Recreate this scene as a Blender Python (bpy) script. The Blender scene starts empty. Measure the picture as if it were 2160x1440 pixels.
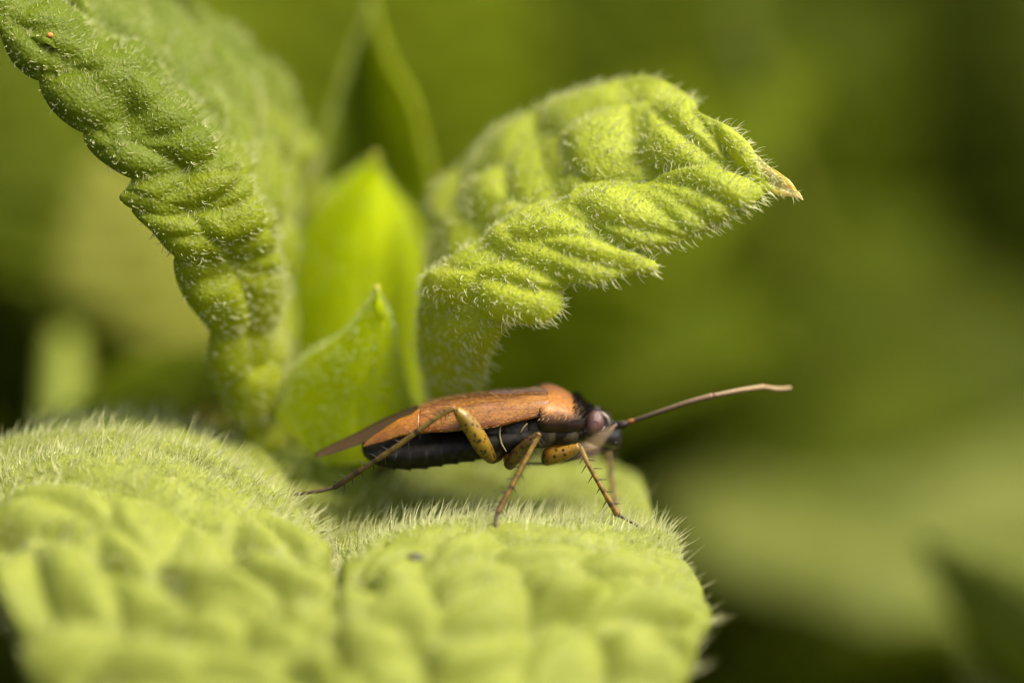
import bpy, math, random
import numpy as np

# ------------------------------------------------------------------ camera, light, exposure
# one unit is one millimetre of the real place
D = 90.0                                  # camera to focus plane
PITCH = math.radians(13.0)
cp, sp = math.cos(PITCH), math.sin(PITCH)
R = np.array([[1, 0, 0], [0, cp, sp], [0, -sp, cp]], float)      # lens-aligned frame -> world
scene = bpy.context.scene
scene.unit_settings.scale_length = 0.001
cam_data = bpy.data.cameras.new('camera')
cam = bpy.data.objects.new('camera', cam_data)
scene.collection.objects.link(cam)
cam.location = R @ np.array([0, -D, 0])
cam.rotation_euler = (math.pi / 2 - PITCH, 0, 0)
cam_data.sensor_width = 36
cam_data.lens = 36 * D / 21.6
cam_data.clip_start = 1
cam_data.clip_end = 4000
cam_data.dof.use_dof = True
cam_data.dof.focus_distance = D + 0.05
cam_data.dof.aperture_fstop = cam_data.lens * 1e-3 / 8.0        # 8 mm wide entrance pupil
scene.camera = cam

SUN_EL, SUN_AZ = math.radians(58), math.radians(108)            # azimuth clockwise from +Y (away from camera)
world = bpy.data.worlds.new('World'); scene.world = world; world.use_nodes = True
wn = world.node_tree
sky = wn.nodes.new('ShaderNodeTexSky'); sky.sky_type = 'NISHITA'; sky.sun_disc = False
sky.sun_elevation = SUN_EL; sky.sun_rotation = SUN_AZ
sky.air_density = 0.6; sky.dust_density = 6.0; sky.ozone_density = 0.3
bg = wn.nodes['Background']; bg.inputs['Strength'].default_value = 0.13
wn.links.new(sky.outputs[0], bg.inputs[0])
sun_d = bpy.data.lights.new('sun', 'SUN'); sun_d.energy = 3.0; sun_d.angle = math.radians(30); sun_d.color = (1.0, 0.94, 0.80)
sun = bpy.data.objects.new('sun', sun_d); scene.collection.objects.link(sun)
sdir = np.array([math.sin(SUN_AZ) * math.cos(SUN_EL), math.cos(SUN_AZ) * math.cos(SUN_EL), math.sin(SUN_EL)])
from mathutils import Vector
sun.rotation_euler = Vector(sdir).to_track_quat('Z', 'Y').to_euler()
sun.location = sdir * 300
scene.view_settings.view_transform = 'Standard'
scene.view_settings.look = 'None'
scene.view_settings.exposure = 1.22
scene.view_settings.gamma = 1.0
scene.cycles.use_denoising = True
scene.cycles.max_bounces = 10
scene.cycles.diffuse_bounces = 8
scene.cycles.transmission_bounces = 8

rng = np.random.default_rng(7)
random.seed(7)

# ------------------------------------------------------------------ helpers
def S(px, py, y):
    """a point that stands y behind the focus plane, given where the picture shows it"""
    k = (D + y) / D
    return np.array([(px - 1080) / 100 * k, y, (720 - py) / 100 * k])

def col_link(o):
    scene.collection.objects.link(o)

def empty(name, loc_local, parent=None):
    o = bpy.data.objects.new(name, None)
    o.empty_display_size = 0.5
    w = R @ np.asarray(loc_local, float)
    o['_w'] = [float(c) for c in w]
    if parent is not None:
        o.parent = parent
        w = w - np.array(parent['_w'])
    o.location = w
    col_link(o)
    return o

def tag(o, label=None, category=None, group=None, kind=None):
    if label: o['label'] = label
    if category: o['category'] = category
    if group: o['group'] = group
    if kind: o['kind'] = kind
    return o

def mesh(name, V, F, mat, parent=None, smooth=True, cols=None, origin=None):
    """V in the lens-aligned frame, F an (n,3|4) array or a list of them"""
    V = np.asarray(V, float) @ R.T
    if parent is not None:
        o0 = np.array(parent['_w'])
    elif origin is not None:
        o0 = R @ np.asarray(origin, float)
    else:
        o0 = np.zeros(3)
    V = V - o0
    Fs = F if isinstance(F, list) else [F]
    Fs = [np.asarray(f, np.int32) for f in Fs if len(f)]
    me = bpy.data.meshes.new(name)
    nl = sum(f.size for f in Fs); npoly = sum(len(f) for f in Fs)
    me.vertices.add(len(V)); me.vertices.foreach_set('co', V.astype(np.float32).ravel())
    me.loops.add(nl); me.loops.foreach_set('vertex_index', np.concatenate([f.ravel() for f in Fs]))
    me.polygons.add(npoly)
    tot = np.concatenate([np.full(len(f), f.shape[1], np.int32) for f in Fs])
    st = np.concatenate([[0], np.cumsum(tot)[:-1]]).astype(np.int32)
    me.polygons.foreach_set('loop_start', st)
    me.update(calc_edges=True)
    me.validate()
    if smooth:
        me.polygons.foreach_set('use_smooth', np.ones(len(me.polygons), bool))
    if cols is not None:
        a = me.color_attributes.new('Col', 'FLOAT_COLOR', 'POINT')
        c = np.ones((len(V), 4), np.float32); c[:, :3] = cols
        a.data.foreach_set('color', c.ravel())
    me.materials.append(mat)
    o = bpy.data.objects.new(name, me)
    o['_w'] = [float(c) for c in o0]
    if parent is not None:
        o.parent = parent
    else:
        o.location = o0
    col_link(o)
    return o

def grid_faces(nu, nv, wrap=False):
    i = np.arange(nu - 1)[:, None]; j = np.arange(nv if wrap else nv - 1)[None, :]
    j2 = (j + 1) % nv
    return np.stack([i * nv + j, (i + 1) * nv + j, (i + 1) * nv + j2, i * nv + j2], -1).reshape(-1, 4)

def catmull(P, t):
    """P (K,...) control rows, t parameters in [0,K-1]"""
    K = len(P)
    i = np.clip(np.floor(t).astype(int), 0, K - 2); f = t - i
    sh = (-1,) + (1,) * (P.ndim - 1)
    f = f.reshape(sh)
    Pm = np.concatenate([[2 * P[0] - P[1]], P, [2 * P[-1] - P[-2]]])
    p0, p1, p2, p3 = Pm[i], Pm[i + 1], Pm[i + 2], Pm[i + 3]
    return 0.5 * (2 * p1 + (p2 - p0) * f + (2 * p0 - 5 * p1 + 4 * p2 - p3) * f ** 2 + (3 * p1 - p0 - 3 * p2 + p3) * f ** 3)

def normals(P):
    du = np.gradient(P, axis=0); dv = np.gradient(P, axis=1)
    n = np.cross(du, dv); n /= np.linalg.norm(n, axis=-1, keepdims=True) + 1e-9
    return n

_ph = rng.uniform(0, 6.28, (40,)); _dr = rng.normal(0, 1, (40, 3)); _dr /= np.linalg.norm(_dr, axis=1, keepdims=True)
def wob(P, scale, k0=0, n=6):
    """smooth wobble made of a few sines"""
    r = 0
    for k in range(n):
        q = (k0 + k) % 40
        r = r + np.sin((P @ _dr[q]) * scale * (0.7 + 0.13 * k) + _ph[q])
    return r / n ** 0.5

def hash01(i, j, s=0):
    v = np.sin(i * 127.1 + j * 311.7 + s * 74.7) * 43758.5453
    return v - np.floor(v)

def worley(x, y, seed, jit=0.95):
    """nearest and second nearest distance to jittered feature points"""
    ix, iy = np.floor(x), np.floor(y)
    f1 = np.full(x.shape, 9.0); f2 = np.full(x.shape, 9.0); h = np.zeros(x.shape)
    for dx in (-1, 0, 1):
        for dy in (-1, 0, 1):
            cx, cy = ix + dx, iy + dy
            px = cx + 0.5 + (hash01(cx, cy, seed) - 0.5) * jit; py = cy + 0.5 + (hash01(cx, cy, seed + 5) - 0.5) * jit
            d = np.hypot(px - x, py - y)
            near = d < f1
            f2 = np.where(near, f1, np.minimum(f2, d)); h = np.where(near, hash01(cx, cy, seed + 9), h); f1 = np.minimum(f1, d)
    return f1, f2, h

def quilt(a, b, c, seed, vein=0.45, fa=1.25):
    """puffy cells between veins: a counts lateral veins, b is distance from the midrib, c the cell length along b"""
    r1 = np.abs(np.sin(np.pi * a)) ** 0.7
    f1, f2, h = worley(a * fa + 7 * np.sign(b) + 30, np.abs(b) / c + 11, seed)
    cell = np.clip((f2 - f1) / 0.55, 0, 1); cell = cell * (2 - cell)
    return (vein * r1 + 0.15 + (1 - vein) * cell * (0.55 + 0.45 * r1)) * (0.75 + 0.45 * h)

# ------------------------------------------------------------------ materials
def new_mat(name):
    m = bpy.data.materials.new(name); m.use_nodes = True
    nt = m.node_tree
    for n in list(nt.nodes): nt.nodes.remove(n)
    return m, nt, nt.nodes.new('ShaderNodeOutputMaterial')

def N(nt, kind, **kw):
    n = nt.nodes.new(kind)
    for k, v in kw.items():
        if k in n.inputs.keys(): n.inputs[k].default_value = v
        else: setattr(n, k, v)
    return n

def mixcol(nt, fac, a, b, mode='MIX'):
    n = nt.nodes.new('ShaderNodeMix'); n.data_type = 'RGBA'; n.blend_type = mode
    for sock, v in ((n.inputs[0], fac), (n.inputs[6], a), (n.inputs[7], b)):
        if hasattr(v, 'is_output'): nt.links.new(v, sock)
        else: sock.default_value = v if not isinstance(v, tuple) else (*v[:3], 1)
    return n.outputs[2]

def ramp(nt, fac, stops):
    n = nt.nodes.new('ShaderNodeValToRGB')
    nt.links.new(fac, n.inputs[0])
    el = n.color_ramp.elements
    while len(el) > 1: el.remove(el[-1])
    el[0].position = stops[0][0]; c = stops[0][1]; el[0].color = (*c, 1) if isinstance(c, tuple) else (c, c, c, 1)
    for p, c in stops[1:]:
        e = el.new(p); e.color = (*c, 1) if isinstance(c, tuple) else (c, c, c, 1)
    return n.outputs[0]

def leaf_mat(name, c1, c2, trans, tfac=0.4, fine=9.0, bump=0.25, rough=0.6, spec=0.25, use_col=True):
    m, nt, out = new_mat(name)
    tc = N(nt, 'ShaderNodeTexCoord')
    n1 = N(nt, 'ShaderNodeTexNoise', Scale=fine * 0.11, Detail=4.0); nt.links.new(tc.outputs['Object'], n1.inputs['Vector'])
    n2 = N(nt, 'ShaderNodeTexNoise', Scale=fine, Detail=3.0); nt.links.new(tc.outputs['Object'], n2.inputs['Vector'])
    vo = N(nt, 'ShaderNodeTexVoronoi', Scale=fine * 1.6); nt.links.new(tc.outputs['Object'], vo.inputs['Vector'])
    col = mixcol(nt, ramp(nt, n1.outputs[0], [(0.35, 0.0), (0.65, 1.0)]), c1, c2)
    col = mixcol(nt, ramp(nt, n2.outputs[0], [(0.35, 0.0), (0.7, 0.35)]), col, tuple(min(1, x * 1.5) for x in c2))
    if use_col:
        at = N(nt, 'ShaderNodeVertexColor', layer_name='Col')
        col = mixcol(nt, 1.0, col, at.outputs[0], 'MULTIPLY')
        tcol = mixcol(nt, 1.0, trans, at.outputs[0], 'MULTIPLY')
    else:
        tcol = None
    bm = N(nt, 'ShaderNodeBump', Strength=bump, Distance=0.06)
    h = nt.nodes.new('ShaderNodeMath'); h.operation = 'MULTIPLY_ADD'
    nt.links.new(vo.outputs['Distance'], h.inputs[0]); h.inputs[1].default_value = -0.8; nt.links.new(n2.outputs[0], h.inputs[2])
    nt.links.new(h.outputs[0], bm.inputs['Height'])
    p = N(nt, 'ShaderNodeBsdfPrincipled', Roughness=rough); p.inputs['Specular IOR Level'].default_value = spec
    nt.links.new(col, p.inputs['Base Color']); nt.links.new(bm.outputs[0], p.inputs['Normal'])
    t = N(nt, 'ShaderNodeBsdfTranslucent'); t.inputs[0].default_value = (*trans, 1)
    if tcol is not None: nt.links.new(tcol, t.inputs[0])
    mx = N(nt, 'ShaderNodeMixShader'); mx.inputs[0].default_value = tfac
    nt.links.new(p.outputs[0], mx.inputs[1]); nt.links.new(t.outputs[0], mx.inputs[2])
    nt.links.new(mx.outputs[0], out.inputs[0])
    return m

def hair_mat(name, c, tfac=0.5):
    m, nt, out = new_mat(name)
    p = N(nt, 'ShaderNodeBsdfPrincipled', Roughness=0.35); p.inputs['Base Color'].default_value = (*c, 1)
    p.inputs['Specular IOR Level'].default_value = 0.5
    t = N(nt, 'ShaderNodeBsdfTranslucent'); t.inputs[0].default_value = (*c, 1)
    mx = N(nt, 'ShaderNodeMixShader'); mx.inputs[0].default_value = tfac
    nt.links.new(p.outputs[0], mx.inputs[1]); nt.links.new(t.outputs[0], mx.inputs[2]); nt.links.new(mx.outputs[0], out.inputs[0])
    return m

def shell_mat(name, c1, c2=None, rough=0.35, spec=0.5, scale=6.0, bump=0.0, spots=None, use_col=False, coat=0.0, stretch=(1, 1, 1), lo=0.4, hi=0.6, sheen=None, net=None):
    m, nt, out = new_mat(name)
    tc = N(nt, 'ShaderNodeTexCoord'); mp = N(nt, 'ShaderNodeMapping'); mp.inputs['Scale'].default_value = stretch
    nt.links.new(tc.outputs['Object'], mp.inputs[0])
    n1 = N(nt, 'ShaderNodeTexNoise', Scale=scale, Detail=4.0); nt.links.new(mp.outputs[0], n1.inputs['Vector'])
    col = mixcol(nt, ramp(nt, n1.outputs[0], [(lo, 0.0), (hi, 1.0)]), c1, c2 or c1)
    if spots:
        vs = N(nt, 'ShaderNodeTexVoronoi', Scale=spots[0]); nt.links.new(tc.outputs['Object'], vs.inputs['Vector'])
        n3 = N(nt, 'ShaderNodeTexNoise', Scale=spots[0] * 0.8); nt.links.new(tc.outputs['Object'], n3.inputs['Vector'])
        ad = nt.nodes.new('ShaderNodeMath'); ad.operation = 'MULTIPLY_ADD'; nt.links.new(n3.outputs[0], ad.inputs[0]); ad.inputs[1].default_value = 1.0
        nt.links.new(vs.outputs['Distance'], ad.inputs[2])
        col = mixcol(nt, ramp(nt, ad.outputs[0], [(spots[1], 1.0), (spots[1] + 0.06, 0.0)]), col, (0.012, 0.007, 0.004))
    if net:
        mn = N(nt, 'ShaderNodeMapping'); mn.inputs['Scale'].default_value = net[1]; nt.links.new(tc.outputs['Object'], mn.inputs[0])
        ve = N(nt, 'ShaderNodeTexVoronoi', Scale=net[0], feature='DISTANCE_TO_EDGE'); nt.links.new(mn.outputs[0], ve.inputs['Vector'])
        col = mixcol(nt, ramp(nt, ve.outputs['Distance'], [(0.02, 0.45), (0.12, 0.0)]), col, (0.05, 0.02, 0.006))
    if use_col:
        at = N(nt, 'ShaderNodeVertexColor', layer_name='Col')
        col = mixcol(nt, 1.0, col, at.outputs[0], 'MULTIPLY')
    p = N(nt, 'ShaderNodeBsdfPrincipled', Roughness=rough); p.inputs['Specular IOR Level'].default_value = spec
    p.inputs['Coat Weight'].default_value = coat; p.inputs['Coat Roughness'].default_value = 0.25
    if sheen:
        p.inputs['Sheen Weight'].default_value = sheen[0]; p.inputs['Sheen Tint'].default_value = (*sheen[1], 1); p.inputs['Sheen Roughness'].default_value = 0.4
    nt.links.new(col, p.inputs['Base Color'])
    if bump:
        bm = N(nt, 'ShaderNodeBump', Strength=bump, Distance=0.03); nt.links.new(n1.outputs[0], bm.inputs['Height']); nt.links.new(bm.outputs[0], p.inputs['Normal'])
    nt.links.new(p.outputs[0], out.inputs[0])
    return m

M_leaf = leaf_mat('young_leaf', (0.208, 0.268, 0.018), (0.28, 0.34, 0.032), (0.54, 0.60, 0.015), 0.44, bump=0.45, spec=0.2, rough=0.5)
M_broad = leaf_mat('broad_leaf', (0.182, 0.212, 0.026), (0.248, 0.28, 0.044), (0.40, 0.44, 0.022), 0.36, bump=0.4)
M_bud = leaf_mat('bud_leaf', (0.29, 0.35, 0.004), (0.35, 0.41, 0.006), (0.80, 0.86, 0.008), 0.70, spec=0.10)
M_tall = leaf_mat('tall_leaf', (0.12, 0.17, 0.002), (0.16, 0.21, 0.003), (0.36, 0.42, 0.004), 0.5, spec=0.1)
M_stem = leaf_mat('stem_skin', (0.14, 0.18, 0.02), (0.22, 0.26, 0.03), (0.4, 0.45, 0.03), 0.25)
M_hair = hair_mat('leaf_hair', (0.66, 0.72, 0.30), 0.45)
M_hairw = hair_mat('pale_hair', (0.76, 0.77, 0.42), 0.45)

# ------------------------------------------------------------------ leaf construction
def leaf_grid(rows, mid, nu, nv, period=1.0, phase=0.0, amp=0.2, cell=0.9, groove=0.12, seed=1, edge_amp=0.0, edge_n=2.0, flip=None, fade=0.25, ufade=0.6, warp=0.10, shear=(0, 0), ampside=(1, 1), calm=0.0, edge_side=1.0, vein=0.45, fa=1.25):
    """rows: stations along the leaf, each a list of (px,py,depth) from one margin to the other"""
    C = np.array([[S(*p) for p in r] for r in rows])
    K, M = C.shape[:2]
    tu = np.linspace(0, K - 1, nu); tv = np.linspace(0, M - 1, nv)
    G = catmull(C, tu)
    G = np.swapaxes(catmull(np.swapaxes(G, 0, 1), tv), 0, 1)
    n = normals(G)
    want = np.array([0, -0.8, 0.6])
    if (n @ want).mean() < 0: n = -n
    seg = np.linalg.norm(np.diff(G, axis=1), axis=-1)
    arc = np.concatenate([np.zeros((nu, 1)), np.cumsum(seg, 1)], 1)
    im = int(round(mid / (M - 1) * (nv - 1)))
    b = arc - arc[:, im:im + 1]
    U = np.repeat(tu[:, None], nv, 1)
    w = wob(G, 1.1, seed) * warp + np.where(b > 0, shear[1], shear[0]) * np.abs(b)
    a = (U + phase + w) / period
    ed = np.minimum(arc, arc[:, -1:] - arc)
    env = np.clip(ed / fade, 0, 1) ** 0.5
    uend = np.minimum(U, (K - 1) - U)
    env = env * np.clip(uend / ufade, 0, 1) * (1 - calm * np.exp(-(np.minimum(G[..., 1] + 0.25, 0) / 1.15) ** 2)) * np.clip(arc[:, -1:] / 1.2, 0, 1)
    q = quilt(a, b + 0.0001, cell, seed, vein, fa)
    # soften the creases
    for _ in range(5):
        q[1:-1] = 0.25 * q[:-2] + 0.5 * q[1:-1] + 0.25 * q[2:]
        q[:, 1:-1] = 0.25 * q[:, :-2] + 0.5 * q[:, 1:-1] + 0.25 * q[:, 2:]
    d = amp * np.where(b > 0, ampside[1], ampside[0]) * (q - 0.35) * env - groove * np.exp(-(b / 0.16) ** 2) * np.clip(uend / 0.8, 0, 1)
    d = d + 0.025 * wob(G, 5.0, seed + 11) * env
    G2 = G + n * d[..., None]
    if edge_amp:
        out = np.gradient(G, axis=1); out /= np.linalg.norm(out, axis=-1, keepdims=True) + 1e-9
        t = (np.abs(np.sin(np.pi * a * edge_n / 2)) ** 0.6 - 0.5) * edge_amp * np.clip(uend / 0.8, 0, 1)
        wt = np.clip(1 - ed / 0.8, 0, 1) ** 2 * np.where(b > 0, edge_side, -1.0)
        G2 = G2 + out * (t * wt)[..., None]
    n2 = normals(G2)
    if (n2 * n).sum(-1).mean() < 0: n2 = -n2
    return dict(P=G2, n=n2, u=U / (K - 1), b=b, q=q, ed=ed, env=env)

def leaf_obj(name, g, mat, parent, thick=0.09, cols=None, label=None):
    P = g['P']; nu, nv = P.shape[:2]
    n = g['n']
    # closed blade: upper skin, lower skin, rim
    th = thick * np.clip(g['ed'] / 0.25, 0.25, 1)[..., None]
    V = np.concatenate([P.reshape(-1, 3), (P - n * th).reshape(-1, 3)])
    F = grid_faces(nu, nv); Nn = nu * nv
    fl = np.cross(P[1, 0] - P[0, 0], P[0, 1] - P[0, 0])
    du = P[nu // 2 + 1, nv // 2] - P[nu // 2, nv // 2]; dv = P[nu // 2, nv // 2 + 1] - P[nu // 2, nv // 2]
    up = np.dot(np.cross(du, dv), n[nu // 2, nv // 2]) > 0
    top = F if up else F[:, ::-1]
    bot = (F[:, ::-1] if up else F) + Nn
    rim = np.concatenate([np.arange(nv), np.arange(1, nu) * nv + nv - 1, (nu - 1) * nv + np.arange(nv - 2, -1, -1), np.arange(nu - 2, 0, -1) * nv])
    r2 = np.roll(rim, -1)
    side = np.stack([rim, r2, r2 + Nn, rim + Nn], -1)
    if not up: side = side[:, ::-1]
    if cols is None: cols = np.ones((nu, nv, 3))
    c = np.concatenate([cols.reshape(-1, 3)] * 2)
    o = mesh(name, V, [np.concatenate([top, bot, side])], mat, parent, cols=c)
    if label: o['label'] = label
    return o

def strands(P, d0, d1, L, r, seg=4, sides=3, tip=0.15):
    """curved tapering hairs: roots P, first direction d0, end direction d1, length L, radius r"""
    n = len(P)
    t = np.linspace(0, 1, seg + 1)
    pts = np.zeros((n, seg + 1, 3)); pts[:, 0] = P
    for k in range(seg):
        f = (k + 0.5) / seg
        d = d0 * (1 - f) + d1 * f
        d /= np.linalg.norm(d, axis=1, keepdims=True) + 1e-9
        pts[:, k + 1] = pts[:, k] + d * (L / seg)[:, None]
    dd = np.gradient(pts, axis=1); dd /= np.linalg.norm(dd, axis=-1, keepdims=True) + 1e-9
    ref = np.array([0.31, -0.9, 0.3]); x = np.cross(dd, ref); x /= np.linalg.norm(x, axis=-1, keepdims=True) + 1e-9
    y = np.cross(dd, x)
    rad = r[:, None] * (1 - (1 - tip) * t[None] ** 1.3)
    an = np.arange(sides) * 2 * np.pi / sides
    V = pts[:, :, None] + rad[:, :, None, None] * (np.cos(an)[None, None, :, None] * x[:, :, None] + np.sin(an)[None, None, :, None] * y[:, :, None])
    f = grid_faces(seg + 1, sides, True)
    F = (f[None] + (np.arange(n) * (seg + 1) * sides)[:, None, None]).reshape(-1, 4)
    cap = np.arange(n)[:, None] * (seg + 1) * sides + seg * sides + np.arange(sides)[None]
    return V.reshape(-1, 3), F, cap

def scatter(g, count, weight=None, seed=0):
    P, n = g['P'], g['n']; nu, nv = P.shape[:2]
    r = np.random.default_rng(seed)
    A = np.linalg.norm(np.cross(P[1:, :-1] - P[:-1, :-1], P[:-1, 1:] - P[:-1, :-1]), axis=-1)
    if weight is not None: A = A * weight[:-1, :-1]
    A = A.ravel() / A.sum()
    idx = r.choice(len(A), count, p=A)
    i, j = np.divmod(idx, nv - 1)
    fu, fv = r.random((2, count, 1))
    def lerp(X):
        return (X[i, j] * (1 - fu) + X[i + 1, j] * fu) * (1 - fv) + (X[i, j + 1] * (1 - fu) + X[i + 1, j + 1] * fu) * fv
    return lerp(P), lerp(n), i, j, r

def leaf_hairs(name, g, count, L, r, lean, bend, mat, parent, weight=None, seed=0, jitter=0.35, sink=0.01, longtail=0.5):
    P, n, i, j, rg = scatter(g, count, weight, seed)
    n = n / (np.linalg.norm(n, axis=1, keepdims=True) + 1e-9)
    jit = rg.normal(0, jitter, (count, 3))
    d0 = n + 0.45 * np.asarray(lean) + jit; d0 /= np.linalg.norm(d0, axis=1, keepdims=True)
    d1 = 0.30 * n + np.asarray(bend) + rg.normal(0, jitter * 1.2, (count, 3)); d1 /= np.linalg.norm(d1, axis=1, keepdims=True)
    # keep the tips out of the blade
    dn = (d1 * n).sum(1, keepdims=True); d1 = d1 + n * np.clip(0.05 - dn, 0, None)
    LL = L * (1 - longtail + 1.3 * longtail * rg.random(count) ** 1.5 * 1.2)
    rr = r * rg.uniform(0.7, 1.25, count)
    V, F, cap = strands(P - n * sink, d0, d1, LL, rr)
    o = mesh(name, V, [F, cap], mat, parent)
    tag(o, kind='stuff')
    return o

# ================================================================== the setting
gz = -95.0
def world_to_local(p): return np.asarray(p, float) @ R       # R is orthonormal
M_soil = shell_mat('soil', (0.035, 0.030, 0.012), (0.06, 0.06, 0.018), rough=0.95, spec=0.1, scale=0.05, bump=0.5)
nn = 60
gx, gy = np.meshgrid(np.linspace(-1, 1, nn) ** 3 * 3000, np.linspace(-1, 1, nn) ** 3 * 3000, indexing='ij')
gp = np.stack([gx, gy, gz + 1.5 * np.sin(gx * 0.07) * np.cos(gy * 0.053)], -1)
ground = mesh('ground', world_to_local(gp.reshape(-1, 3)), grid_faces(nn, nn), M_soil)
tag(ground, 'dark brown garden soil under the plants', None, kind='structure')

# ================================================================== the plant the insect sits on
plant = empty('herb_plant', world_to_local([-3.6, 4.0, gz]))
tag(plant, 'fuzzy pale green herb with wrinkled hairy leaves that carries the brown insect', 'plant')

# ---- broad leaf under the insect
rows = [
 [(545,925,3.9),(555,938,3.6),(570,955,3.3),(585,975,3.1),(600,995,3.0),(640,1000,3.1),(690,998,3.4),(740,990,4.0),(790,985,4.8)],
 [(240,872,4.6),(340,888,3.8),(450,930,2.9),(560,1000,2.2),(635,1062,1.9),(740,1055,2.3),(860,1030,3.0),(980,1000,4.0),(1080,980,5.2)],
 [(60,905,3.0),(230,900,2.0),(430,955,0.9),(590,1055,0.65),(680,1128,0.7),(800,1112,0.9),(940,1095,1.4),(1140,1060,2.6),(1310,985,4.8)],
 [(-60,985,0.9),(180,950,0.3),(415,1003,-0.2),(590,1102,-0.4),(697,1180,-0.5),(820,1130,-0.3),(1000,1102,-0.1),(1230,1105,0.1),(1385,1098,1.2)],
 [(-50,1110,-1.0),(110,1072,-1.2),(345,1115,-1.4),(555,1198,-1.7),(704,1262,-1.9),(850,1200,-1.5),(1050,1160,-1.1),(1275,1150,-0.7),(1440,1172,-0.3)],
 [(5,1235,-2.6),(100,1210,-2.7),(300,1245,-2.8),(530,1305,-3.0),(708,1355,-3.3),(880,1290,-2.7),(1100,1248,-2.2),(1320,1235,-1.7),(1492,1302,-1.4)],
 [(55,1375,-4.0),(140,1345,-4.1),(320,1370,-4.2),(530,1420,-4.4),(712,1460,-4.7),(900,1405,-4.0),(1110,1365,-3.4),(1310,1345,-2.8),(1458,1390,-2.6)],
 [(140,1520,-5.4),(220,1490,-5.5),(380,1510,-5.6),(560,1550,-5.8),(716,1580,-6.0),(900,1530,-5.3),(1100,1490,-4.7),(1270,1480,-4.2),(1400,1520,-4.0)],
 [(350,1680,-7.0),(420,1670,-7.0),(510,1680,-7.1),(620,1700,-7.2),(718,1710,-7.4),(850,1680,-7.0),(980,1660,-6.6),(1090,1650,-6.3),(1180,1660,-6.2)],
 [(700,1840,-8.6),(705,1842,-8.6),(711,1845,-8.6),(716,1848,-8.6),(722,1850,-8.6),(728,1848,-8.6),(733,1845,-8.6),(739,1842,-8.6),(745,1840,-8.6)],
]
rows = [[(x, y, d if d > -0.5 else -0.5 + (d + 0.5) * 1.22) for x, y, d in r] for r in rows]
g_main = leaf_grid(rows, 4, 300, 340, period=1.0, phase=0.1, amp=0.9, cell=1.9, groove=0.30, seed=3, edge_amp=0.16, edge_n=2.0, warp=0.20, calm=0.8, vein=0.5, fa=1.3, ampside=(1.35, 1.05))
broad = leaf_obj('leaf', g_main, M_broad, plant, 0.14, label='broad wrinkled pale leaf under the insect')
P = g_main['P']
# hairs stand thickest over the arch of the blade
crest = np.exp(-((P[..., 1] - 0.2) / 0.75) ** 2)
leaf_hairs('leaf_hair', g_main, 3800, 0.46, 0.0140, (0.5, 0, 0.45), (0.85, -0.1, 0.9), M_hairw, broad, weight=0.06 + crest, seed=21, jitter=0.36, longtail=0.7)
leaf_hairs('leaf_hair', g_main, 5000, 0.14, 0.012, (0.2, 0, 0.3), (0.6, -0.1, 0.5), M_hair, broad, weight=0.05 + crest, seed=22, jitter=0.6)

# ---- upright leaf with the long tip
rows = [
 [(1000,900,2.2),(980,900,2.0),(950,900,2.1),(925,895,2.5),(915,890,2.8),(910,885,3.1),(908,880,3.4),(910,870,3.7)],
 [(1032,770,1.2),(1000,765,1.1),(945,750,1.2),(893,730,1.7),(893,715,2.6),(896,690,3.2),(900,660,3.8),(903,630,4.3)],
 [(1078,690,0.35),(1030,685,0.3),(960,665,0.6),(900,640,1.2),(915,612,2.2),(908,580,3.0),(906,540,3.8),(910,490,4.5)],
 [(1182,660,-0.15),(1110,655,-0.2),(1030,615,0.1),(945,575,0.8),(955,555,1.7),(940,510,2.6),(935,460,3.5),(945,395,4.3)],
 [(1205,602,-0.1),(1150,590,-0.1),(1080,560,0.2),(1010,525,0.7),(1015,505,1.4),(990,450,2.3),(980,400,3.2),(990,332,4.0)],
 [(1384,572,-0.25),(1300,560,-0.3),(1190,520,-0.05),(1085,478,0.5),(1090,458,1.1),(1070,390,1.9),(1060,320,2.8),(1068,262,3.5)],
 [(1352,530,-0.1),(1310,515,-0.15),(1230,475,0.05),(1165,440,0.45),(1170,420,0.9),(1150,350,1.6),(1140,280,2.3),(1155,215,2.9)],
 [(1440,512,-0.2),(1400,490,-0.3),(1330,445,-0.1),(1260,408,0.35),(1268,394,0.7),(1250,320,1.2),(1245,250,1.8),(1262,182,2.3)],
 [(1515,480,-0.15),(1480,455,-0.3),(1430,415,-0.1),(1370,386,0.3),(1378,376,0.5),(1350,310,0.8),(1340,235,1.4),(1365,160,1.8)],
 [(1575,442,-0.1),(1550,420,-0.2),(1515,395,-0.05),(1475,378,0.2),(1482,370,0.35),(1450,310,0.5),(1430,250,0.9),(1462,208,1.3)],
 [(1617,408,0.0),(1605,398,-0.1),(1585,386,0.0),(1560,376,0.1),(1565,368,0.2),(1535,325,0.25),(1500,280,0.4),(1475,236,0.6)],
 [(1632,407,0.02),(1623,398,-0.05),(1610,388,0.0),(1592,380,0.08),(1596,372,0.15),(1585,345,0.15),(1568,310,0.2),(1545,272,0.35)],
 [(1645,406,0.05),(1640,398,0.0),(1632,391,0.0),(1622,384,0.05),(1624,377,0.1),(1616,362,0.1),(1605,345,0.15),(1592,322,0.2)],
 [(1694,422,0.0),(1693,420,0.0),(1692,418,0.0),(1690,416,0.0),(1688,414,0.0),(1687,412,0.0),(1685,410,0.0),(1683,408,0.0)],
]
g_r = leaf_grid(rows, 4, 380, 240, period=2.0, phase=0.0, amp=0.37, cell=1.8, fa=1.3, groove=0.10, seed=5, fade=0.35, ufade=3.0, warp=0.14)
def growth_and_light(g, young, outer_light, u0=0.05, u1=0.45):  # yellow young base
    t = np.clip((g['u'] - u0) / (u1 - u0), 0, 1)[..., None]
    return np.array(young) * (1 - t) + np.array(outer_light) * t
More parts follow.
